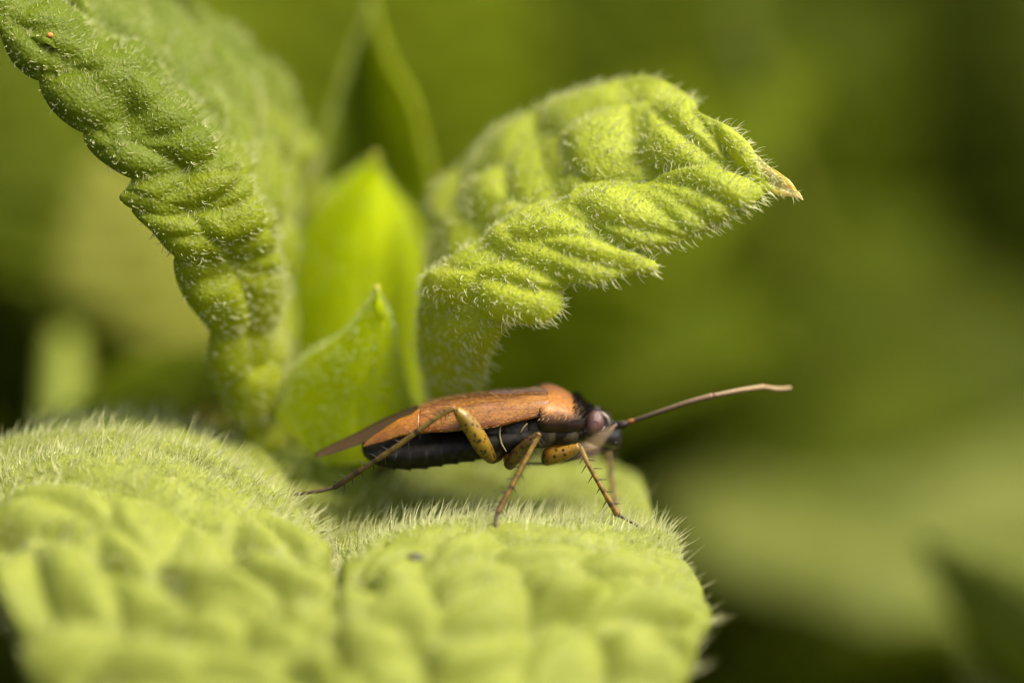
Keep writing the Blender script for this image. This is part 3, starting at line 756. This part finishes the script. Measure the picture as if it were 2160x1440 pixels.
fuzz(Vp, outn(Vp), 420, 0.16, 0.0065, (0.5, -0.2, 0.5), (0.9, -0.2, 0.3), M_spine, pron, 7, mask=up * front + 0.001, name='bristle')
hup = up * (Vh[..., 0] * 100 + 1080 < 1285)
fuzz(Vh, outn(Vh), 260, 0.15, 0.0065, (-0.2, 0, 0.9), (0.5, 0, 0.6), M_spine, head, 8, mask=hup * 1.0 + 0.001, name='bristle')
fuzz(Vh, outn(Vh), 260, 0.10, 0.007, (0.4, 0, 0.4), (0.8, 0, 0.1), hair_mat('grey_hair', (0.4, 0.36, 0.28)), head, 9, mask=hup * 1.0 + 0.001, name='bristle')

def spine_set(C, d, n, L, parent, seed, t0=0.12, t1=0.97, rad=0.06, cosang=0.45):
    rg = np.random.default_rng(seed)
    k = (np.linspace(t0, t1, n) * (len(C) - 1)).astype(int)
    dd = d[k]
    side = np.cross(dd, np.array([0, 1.0, 0])); side /= np.linalg.norm(side, axis=1, keepdims=True)
    side = side * np.where(np.arange(n) % 2 == 0, 1, -1)[:, None] + np.array([0, 1.0, 0]) * rg.normal(0, 0.5, (n, 1))
    side /= np.linalg.norm(side, axis=1, keepdims=True)
    d0 = side + dd * cosang
    V, F, cap = strands(C[k] + side * rad * 0.8, d0, d0 + dd * 0.3, L * rg.uniform(0.8, 1.4, n), np.full(n, 0.014), seg=2, sides=4, tip=0.2)
    return tag(mesh('spine', V, [F, cap], M_spine, parent), kind='stuff')

def leg(label, cox, fem, fr, tib, tr, tar, tarr, fcol, tcol0, tcol1, seed, spines=18, bands=5):
    root = S(*cox[0])
    L = empty('leg', root, bug); L['label'] = label
    V, F, _, _ = tube([S(*p) for p in cox], cox_r[seed], sides=16)
    mesh('coxa', V, F, M_cox, L, cols=np.repeat(np.array([cox_c[seed]]), len(V), 0))
    V, F, C, d = tube([S(*p) for p in fem], fr, sides=20, sub=10, squash=1.15)
    tf = np.clip(np.linalg.norm(V - C[0], axis=1) / np.linalg.norm(C[-1] - C[0]), 0, 1)[:, None]
    mesh('femur', V, F, M_fem, L, cols=np.array([fcol]) * (0.35 + 0.65 * np.clip(tf / 0.45, 0, 1)))
    V, F, C, d = tube([S(*p) for p in tib], np.array(tr) * 0.9, sides=14, sub=24)
    t = np.clip(np.linalg.norm(V - C[0], axis=1) / np.linalg.norm(C[-1] - C[0]), 0, 1)[:, None]
    col = np.array(tcol0) * (1 - t) + np.array(tcol1) * t
    ring = (np.abs(np.sin(t * np.pi * bands + 0.6 + 0.5 * np.sin(t * 9 + seed))) > 0.90).astype(float) * (0.5 + 0.4 * np.sin(t * 37 + seed))
    col = col * (1 - ring) + np.array([0.08, 0.06, 0.05]) * ring
    col[t[:, 0] < 0.035] = np.array([1.1, 1.0, 1.3])
    mesh('tibia', V, F, M_tib, L, cols=col)
    if spines: spine_set(C, d, spines, 0.15, L, seed, rad=tr[1])
    V, F, C, d = tube([S(*p) for p in tar], tarr, sides=10, sub=8)
    mesh('tarsus', V, F, M_dark, L)
    e = C[-1]; dd = d[-1]
    dn = np.array([0.0, 0.0, -1.0])
    for s in (-1, 1):
        V, F, _, _ = tube([e - dd * 0.02, e + dd * 0.07 + np.array([0, s * 0.04, 0]), e + dd * 0.10 + np.array([0, s * 0.06, 0]) + dn * 0.05, e + dd * 0.07 + np.array([0, s * 0.06, 0]) + dn * 0.10], [0.018, 0.016, 0.012, 0.005], sides=6, sub=4)
        mesh('claw', V, F, M_spine, L)
    return L
cox_r = {1: [0.10, 0.17, 0.13], 2: [0.12, 0.17, 0.12], 3: [0.16, 0.20, 0.13], 4: [0.1, 0.15, 0.12], 5: [0.1, 0.15, 0.12], 6: [0.12, 0.16, 0.12]}
cox_c = {1: (1, 1, 1), 2: (0.8, 0.8, 0.8), 3: (0.10, 0.08, 0.10), 4: (.6, .6, .6), 5: (.6, .6, .6), 6: (.1, .08, .1)}
# near front, near middle, near hind
leg('near front leg, spotted orange thigh', [(1185, 935, 0.75), (1163, 955, 0.6), (1152, 972, 0.55)],
    [(1152, 970, 0.5), (1172, 962, 0.3), (1200, 952, 0.15), (1222, 941, 0.05)], [0.13, 0.155, 0.14, 0.085],
    [(1220, 938, 0.05), (1230, 955, 0.04), (1240, 977, 0.03), (1270, 1030, 0.1), (1303, 1085, 0.2)], [0.075, 0.062, 0.058, 0.062, 0.085],
    [(1304, 1085, 0.2), (1330, 1099, 0.2), (1342, 1106, 0.2), (1358, 1117, 0.2)], [0.04, 0.038, 0.032, 0.03],
    (1.05, 0.95, 0.9), (1.1, 1.1, 0.8), (0.9, 0.8, 0.5), 1, spines=16, bands=5)
leg('near middle leg', [(1090, 940, 0.7), (1080, 962, 0.5), (1074, 982, 0.4)],
    [(1074, 980, 0.4), (1090, 960, 0.15), (1115, 935, -0.15), (1133, 918, -0.3)], [0.12, 0.14, 0.12, 0.08],
    [(1136, 915, -0.32), (1128, 932, -0.33), (1095, 995, -0.42), (1062, 1058, -0.55), (1050, 1080, -0.6)], [0.085, 0.065, 0.058, 0.058, 0.075],
    [(1049, 1080, -0.6), (1046, 1098, -0.65), (1048, 1112, -0.7), (1050, 1120, -0.72)], [0.042, 0.038, 0.034, 0.03],
    (0.5, 0.45, 0.5), (1.1, 1.1, 0.8), (0.65, 0.55, 0.45), 2, spines=18, bands=6)
leg('near hind leg, broad black-spotted thigh', [(1060, 935, 0.7), (1045, 955, 0.45), (1035, 968, 0.3)],
    [(1036, 966, 0.25), (1018, 940, 0.0), (1000, 910, -0.2), (978, 880, -0.33), (962, 864, -0.4)], [0.13, 0.19, 0.19, 0.16, 0.085],
    [(958, 860, -0.42), (935, 872, -0.40), (900, 895, -0.35), (830, 946, -0.2), (760, 992, 0.05), (705, 1028, 0.3)], [0.075, 0.06, 0.062, 0.066, 0.066, 0.07],
    [(704, 1028, 0.3), (675, 1035, 0.35), (645, 1039, 0.4), (624, 1043, 0.45)], [0.045, 0.04, 0.036, 0.034],
    (1.0, 1.0, 0.9), (1.0, 1.0, 0.7), (0.14, 0.12, 0.10), 3, spines=26, bands=8)
# far side
leg('far front leg', [(1200, 930, 1.3), (1195, 945, 1.5), (1200, 955, 1.6)],
    [(1200, 955, 1.6), (1225, 950, 1.8), (1255, 940, 1.95), (1278, 928, 2.05)], [0.12, 0.15, 0.13, 0.08],
    [(1280, 928, 2.05), (1282, 950, 2.0), (1288, 1000, 1.9), (1296, 1050, 1.75), (1303, 1082, 1.6)], [0.075, 0.062, 0.06, 0.06, 0.07],
    [(1303, 1082, 1.6), (1320, 1092, 1.5), (1335, 1100, 1.4)], [0.04, 0.036, 0.03],
    (1, .9, .9), (0.9, 0.85, 0.9), (0.8, 0.7, 0.6), 4, spines=12, bands=5)
leg('far middle leg', [(1095, 945, 1.35), (1085, 960, 1.6), (1090, 968, 1.75)],
    [(1090, 968, 1.75), (1110, 950, 2.1), (1130, 930, 2.5), (1145, 918, 2.8)], [0.12, 0.14, 0.12, 0.08],
    [(1146, 918, 2.8), (1130, 945, 2.9), (1100, 985, 3.0), (1085, 1012, 3.05)], [0.075, 0.062, 0.058, 0.06],
    [(1085, 1012, 3.05), (1078, 1020, 3.0), (1070, 1024, 2.9)], [0.04, 0.036, 0.03],
    (.8, .7, .7), (0.6, 0.5, 0.5), (0.3, 0.25, 0.2), 5, spines=10, bands=5)
leg('far hind leg', [(1055, 940, 1.35), (1045, 955, 1.6), (1038, 962, 1.75)],
    [(1038, 962, 1.75), (1015, 940, 2.0), (985, 912, 2.2), (960, 895, 2.3)], [0.12, 0.18, 0.15, 0.085],
    [(958, 893, 2.3), (900, 930, 2.4), (830, 978, 2.5), (780, 1010, 2.6), (765, 1020, 2.6)], [0.075, 0.062, 0.062, 0.062, 0.06],
    [(765, 1020, 2.6), (745, 1026, 2.5), (725, 1030, 2.4)], [0.04, 0.036, 0.03],
    (1, .9, .9), (0.5, 0.4, 0.4), (0.35, 0.3, 0.2), 6, spines=10, bands=5)

def antenna(segs, label):
    A = empty('antenna', S(*segs[0][0][0]), bug); A['label'] = label
    for pts, rad, c in segs:
        V, F, C, d = tube([S(*p) for p in pts], rad, sides=12, sub=10)
        t = np.clip(np.linalg.norm(V - C[0], axis=1) / np.linalg.norm(C[-1] - C[0]), 0, 1)[:, None]
        mesh('antenna_segment', V, F, M_ant, A, cols=np.array(c[0]) * (1 - t) + np.array(c[1]) * t)
    return A
BK, BR, TN, MT = (0.012, 0.009, 0.007), (0.10, 0.06, 0.03), (0.30, 0.20, 0.09), (0.20, 0.13, 0.06)
antenna([
    ([(1296, 897, 0.85), (1312, 895, 0.8), (1322, 892, 0.78)], [0.06, 0.085, 0.06], (BK, BK)),
    ([(1322, 892, 0.78), (1330, 888, 0.76), (1337, 886, 0.75)], [0.045, 0.05, 0.045], (BK, (0.35, 0.12, 0.03))),
    ([(1337, 886, 0.75), (1390, 868, 0.7), (1450, 848, 0.68), (1502, 834, 0.7)], [0.04, 0.046, 0.052, 0.058], ((0.03, 0.02, 0.012), (0.17, 0.10, 0.05))),
    ([(1504, 834, 0.7), (1560, 823, 0.9), (1612, 815, 1.1)], [0.048, 0.052, 0.05], ((0.16, 0.1, 0.05), TN)),
    ([(1613, 816, 1.1), (1640, 820, 1.25), (1668, 818, 1.4)], [0.042, 0.046, 0.035], (TN, TN))], 'antenna held out ahead, dark at the root and tan at the end')
antenna([
    ([(1290, 902, 0.62), (1296, 898, 0.3), (1298, 896, 0.0)], [0.06, 0.075, 0.05], (BK, BK)),
    ([(1298, 896, 0.0), (1285, 908, -1.6), (1262, 928, -3.2)], [0.038, 0.04, 0.042], (BR, MT)),
    ([(1262, 928, -3.2), (1250, 942, -4.2), (1240, 955, -5.2)], [0.042, 0.042, 0.04], (MT, MT)),
    ([(1240, 955, -5.2), (1237, 962, -5.7), (1236, 968, -6.2)], [0.034, 0.034, 0.024], (TN, TN))], 'antenna swung sideways, tan')

# ================================================================== specks on the leaves
def grid_point(g, px, py):
    """the spot of a blade that the picture shows at px, py (upper skin)"""
    P = g['P']; k = D / (D + P[..., 1])
    dd = (P[..., 0] * 100 * k + 1080 - px) ** 2 + (720 - P[..., 2] * 100 * k - py) ** 2
    dd = dd + 4 * np.abs(P[..., 1])
    i, j = np.unravel_index(np.argmin(dd), dd.shape)
    return P[i, j], g['n'][i, j]
p, n = grid_point(g_main, 873, 1182)
V, F, q = blob((0, 0, 0), (0.17, 0.13, 0.10), nu=14, nv=18)
V = V * (1 + 0.12 * wob(V, 20, 5))[:, None] + p + n * 0.10
seed_o = mesh('seed', V, F, shell_mat('seed_shell', (0.02, 0.018, 0.015), (0.05, 0.045, 0.04), rough=0.5, scale=9), origin=p)
tag(seed_o, 'tiny black speck lying on the broad leaf below the insect', 'speck')
p, n = grid_point(g_l, 106, 76)
V, F, q = blob((0, 0, 0), (0.06, 0.05, 0.045), nu=10, nv=12)
V = V * (1 + 0.15 * wob(V, 30, 9))[:, None] + p + n * 0.035
po = mesh('pollen_grain', V, F, shell_mat('pollen', (0.6, 0.18, 0.03), rough=0.6), origin=p)
tag(po, 'tiny orange grain stuck to the tall folded leaf', 'speck')

# ================================================================== plants behind
M_b1 = leaf_mat('back_leaf_bright', (0.072, 0.100, 0.001), (0.098, 0.128, 0.002), (0.23, 0.28, 0.002), 0.45, fine=2.0, bump=0.3, spec=0.06)  # brighter yellow-green than the mid tone
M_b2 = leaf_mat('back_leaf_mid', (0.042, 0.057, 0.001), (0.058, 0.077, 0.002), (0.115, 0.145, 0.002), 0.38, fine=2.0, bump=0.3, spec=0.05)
M_b3 = leaf_mat('back_leaf_dark', (0.026, 0.036, 0.001), (0.040, 0.052, 0.0015), (0.075, 0.095, 0.002), 0.3, fine=2.0, bump=0.3, spec=0.05)  # darkest of the background greens
M_b4 = leaf_mat('back_leaf_pale', (0.125, 0.155, 0.022), (0.17, 0.20, 0.034), (0.24, 0.29, 0.02), 0.36, fine=2.0, bump=0.3, spec=0.12)

M_b5 = leaf_mat('back_leaf_light', (0.11, 0.12, 0.014), (0.15, 0.16, 0.02), (0.20, 0.22, 0.01), 0.35, fine=2.0, bump=0.3, spec=0.1)

def free_leaf(c, length, width, roll, tiltv, seed, curl=0.25, nu=60, nv=41):
    """ovate quilted blade. c its middle, roll its direction in the view (0 to +x), tiltv how far it leans back (0 faces the viewer)"""
    rg = np.random.default_rng(seed)
    u = np.linspace(0, 1, nu)[:, None]; v = np.linspace(-1, 1, nv)[None]
    prof = np.sin(np.pi * u ** 0.8) ** 0.75 * (1 - 0.25 * u) + 0.012
    tooth = 1 + 0.05 * np.abs(np.sin(u * 26))
    x = (u - 0.5) * length + 0 * v
    y = v * width * 0.5 * prof * tooth
    a = u * 11 - np.abs(v) * prof * 2.0
    q = quilt(a, y + 1e-4, width * 0.16, seed)
    z = -curl * width * (np.abs(v) ** 1.6) * prof * 0.5 - curl * length * 0.5 * (2 * u - 1) ** 2 + 0.045 * width * q * np.clip((1 - np.abs(v)) * 4, 0, 1) - 0.03 * width * np.exp(-(v / 0.06) ** 2)
    z = z + 0.03 * width * np.sin(u * 5 + rg.uniform(0, 6)) 
    G = np.stack([x, y, z], -1)
    cr, sr = math.cos(roll), math.sin(roll)
    ex = np.array([cr, 0, sr]); ey = np.array([-sr * math.cos(tiltv), math.sin(tiltv), cr * math.cos(tiltv)])
    ez = np.cross(ex, ey)
    if ez @ np.array([0, -0.8, 0.6]) < 0: ez = -ez
    P = G[..., 0:1] * ex + G[..., 1:2] * ey + G[..., 2:3] * ez + np.asarray(c)
    n = normals(P)
    if (n @ ez).mean() < 0: n = -n
    seg = width * 0.5 * prof
    return dict(P=P, n=n, ed=np.minimum(seg * (1 - np.abs(v)), np.minimum(u, 1 - u) * length) + 0 * v)

def back_plant(name, label, base_w, top, leaves, group=None):
    b = world_to_local(base_w)
    o = empty(name, b)
    tag(o, label, 'plant', group)
    top = np.asarray(top)
    m1 = b * 0.5 + top * 0.5 + np.array([1.5, 1.0, 0])
    V, F, C, d = tube([b, m1, top], [1.6, 1.3, 0.7], sides=12, sub=12)
    mesh('stem', V, F, M_stem, o, cols=np.ones((len(V), 3)))
    for k, (px_, py_, y, ln, wd, roll, tl, mat) in enumerate(leaves):
        c = S(px_, py_, y)
        g = free_leaf(c, ln, wd, math.radians(roll), math.radians(tl), int(px_ * 7 + py_))
        leaf_obj('leaf', g, mat, o, 0.25, cols=np.ones((*g['P'].shape[:2], 3)))
        r0 = g['P'][0, 20]
        i = np.argmin(np.linalg.norm(C - r0, axis=1) + 0.5 * np.maximum(C[:, 2] - r0[2], 0))
        V, F, _, _ = tube([C[i], (C[i] + r0) * 0.5 + np.array([0, 0, 0.6]), r0 * 0.97 + g['P'][2, 20] * 0.03], [0.55, 0.45, 0.35], sides=8)
        mesh('petiole', V, F, M_stem, o, cols=np.ones((len(V), 3)))
    return o

pale_plant = back_plant('leafy_plant', 'soft pale leafy plant beyond the insect with one big drooping leaf', [17, 20, gz], S(2350, 950, 19), [
    (2250, 1400, 12, 9, 5, 150, 50, M_b4), (1750, 1500, 24, 9, 5, 195, 50, M_b2)])
light_plant = back_plant('leafy_plant', 'pale young plant close behind the tall folded leaf', [-12, 16, gz], S(120, 1000, 13), [
    (300, 590, 17, 9.5, 6.0, 112, -38, M_b5), (330, 800, 9, 6.5, 4.0, 20, 60, M_b1), (60, 300, 16, 9, 6, 110, -40, M_b2), (20, 760, 17, 9, 6, 140, 40, M_b3)])
back_plant('leafy_plant', 'bright yellow-green plant beyond the bud', [-1, 34, gz], S(1000, 700, 30), [
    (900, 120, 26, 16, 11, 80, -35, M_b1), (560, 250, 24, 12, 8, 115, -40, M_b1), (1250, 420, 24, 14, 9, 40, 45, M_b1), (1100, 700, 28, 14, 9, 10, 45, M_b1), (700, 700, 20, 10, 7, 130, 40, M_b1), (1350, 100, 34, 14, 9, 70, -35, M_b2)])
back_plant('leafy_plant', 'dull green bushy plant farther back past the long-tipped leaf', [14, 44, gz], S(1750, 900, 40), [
    (1500, 620, 32, 14, 9, 25, 50, M_b2), (1750, 420, 36, 14, 9, 65, -40, M_b2), (1650, 820, 34, 14, 8, 5, 50, M_b2), (1600, 140, 44, 12, 8, 85, -35, M_b2), (2050, 700, 38, 14, 9, -20, 45, M_b3), (2000, 250, 40, 16, 10, 75, 35, M_b3), (1560, 130, 24, 3.0, 1.2, 100, 30, M_b4)])  # last, small pale leaf stands in for a narrow bright streak

V, F, _, _ = tube([S(330, 1000, 11), S(400, 880, 10), S(455, 800, 10), S(500, 740, 10.5)], [0.3, 0.32, 0.34, 0.3], sides=10)
tag(mesh('petiole', V, F, shell_mat('reddish_stalk', (0.42, 0.19, 0.07), (0.34, 0.2, 0.06), rough=0.6, scale=2), light_plant), 'reddish leaf stalk')
rows = [
 [(2700,940,22),(2690,1050,20),(2680,1180,17.5),(2700,1330,15),(2720,1480,13)],
 [(2420,905,22),(2400,1010,19.5),(2390,1180,17),(2400,1320,14.5),(2420,1500,12)],
 [(2150,905,22),(2130,990,19.5),(2110,1190,17),(2110,1280,14.5),(2120,1420,12)],
 [(1880,915,21),(1860,975,19),(1840,1120,16.5),(1830,1190,14),(1830,1300,12.5)],
 [(1640,935,19.5),(1620,985,18),(1600,1070,16),(1590,1140,14),(1580,1230,13)],
 [(1480,985,17.5),(1465,1015,16.5),(1450,1060,15.2),(1440,1110,14),(1430,1150,13.5)],
 [(1375,1075,15),(1373,1078,15),(1370,1082,14.8),(1370,1088,14.6),(1372,1092,14.5)],
]
rows = [[(x, y, d + 15) for x, y, d in r] for r in rows]
g_b = leaf_grid(rows, 2, 90, 80, period=0.7, amp=0.6, cell=2.6, groove=0.9, seed=15, fade=0.8, shear=(-0.1, -0.1))
leaf_obj('leaf', g_b, M_b4, pale_plant, 0.25, cols=np.full((90, 80, 3), 0.72), label='big pale drooping leaf')
V, F, _, _ = tube([S(2350, 1150, 20), S(2520, 1120, 28), S(2700, 1180, 32.5)], [0.5, 0.5, 0.4], sides=8)
mesh('petiole', V, F, M_stem, pale_plant, cols=np.ones((len(V), 3)))

# thick greenery that closes the view
def thicket(name, label, count, box, size, mat, seed):
    rg = np.random.default_rng(seed)
    u = np.linspace(0, 1, 5)[:, None]; v = np.linspace(-1, 1, 3)[None]
    prof = np.array([0.05, 0.75, 1.0, 0.7, 0.03])[:, None]
    base = np.stack([(u - 0.5) + 0 * v, v * 0.28 * prof, 0.10 * np.abs(v) * prof - 0.25 * (u - 0.5) ** 2], -1).reshape(-1, 3)
    f = grid_faces(5, 3)
    c = np.stack([rg.uniform(*box[0], count), rg.uniform(*box[1], count), rg.uniform(*box[2], count)], -1)
    e1 = rg.normal(0, 1, (count, 3)) * np.array([1, 0.6, 0.7]); e1 /= np.linalg.norm(e1, axis=1, keepdims=True)
    up = np.array([0, -0.45, 0.9]) + rg.normal(0, 0.35, (count, 3))
    e2 = np.cross(up, e1); e2 /= np.linalg.norm(e2, axis=1, keepdims=True); e3 = np.cross(e1, e2)
    s = rg.uniform(0.6, 1.3, count) * size
    V = c[:, None] + s[:, None, None] * (base[None, :, 0:1] * e1[:, None] + base[None, :, 1:2] * e2[:, None] + base[None, :, 2:3] * e3[:, None])
    F = (f[None] + (np.arange(count) * 15)[:, None, None]).reshape(-1, 4)
    tint = rg.uniform(0.6, 1.3, (count, 1, 3)) * np.ones((1, 15, 1)); tint[..., :] = tint[..., :1]
    o = mesh(name, world_to_local(V.reshape(-1, 3)), F, mat, cols=tint.reshape(-1, 3))
    tag(o, label, None, kind='stuff')
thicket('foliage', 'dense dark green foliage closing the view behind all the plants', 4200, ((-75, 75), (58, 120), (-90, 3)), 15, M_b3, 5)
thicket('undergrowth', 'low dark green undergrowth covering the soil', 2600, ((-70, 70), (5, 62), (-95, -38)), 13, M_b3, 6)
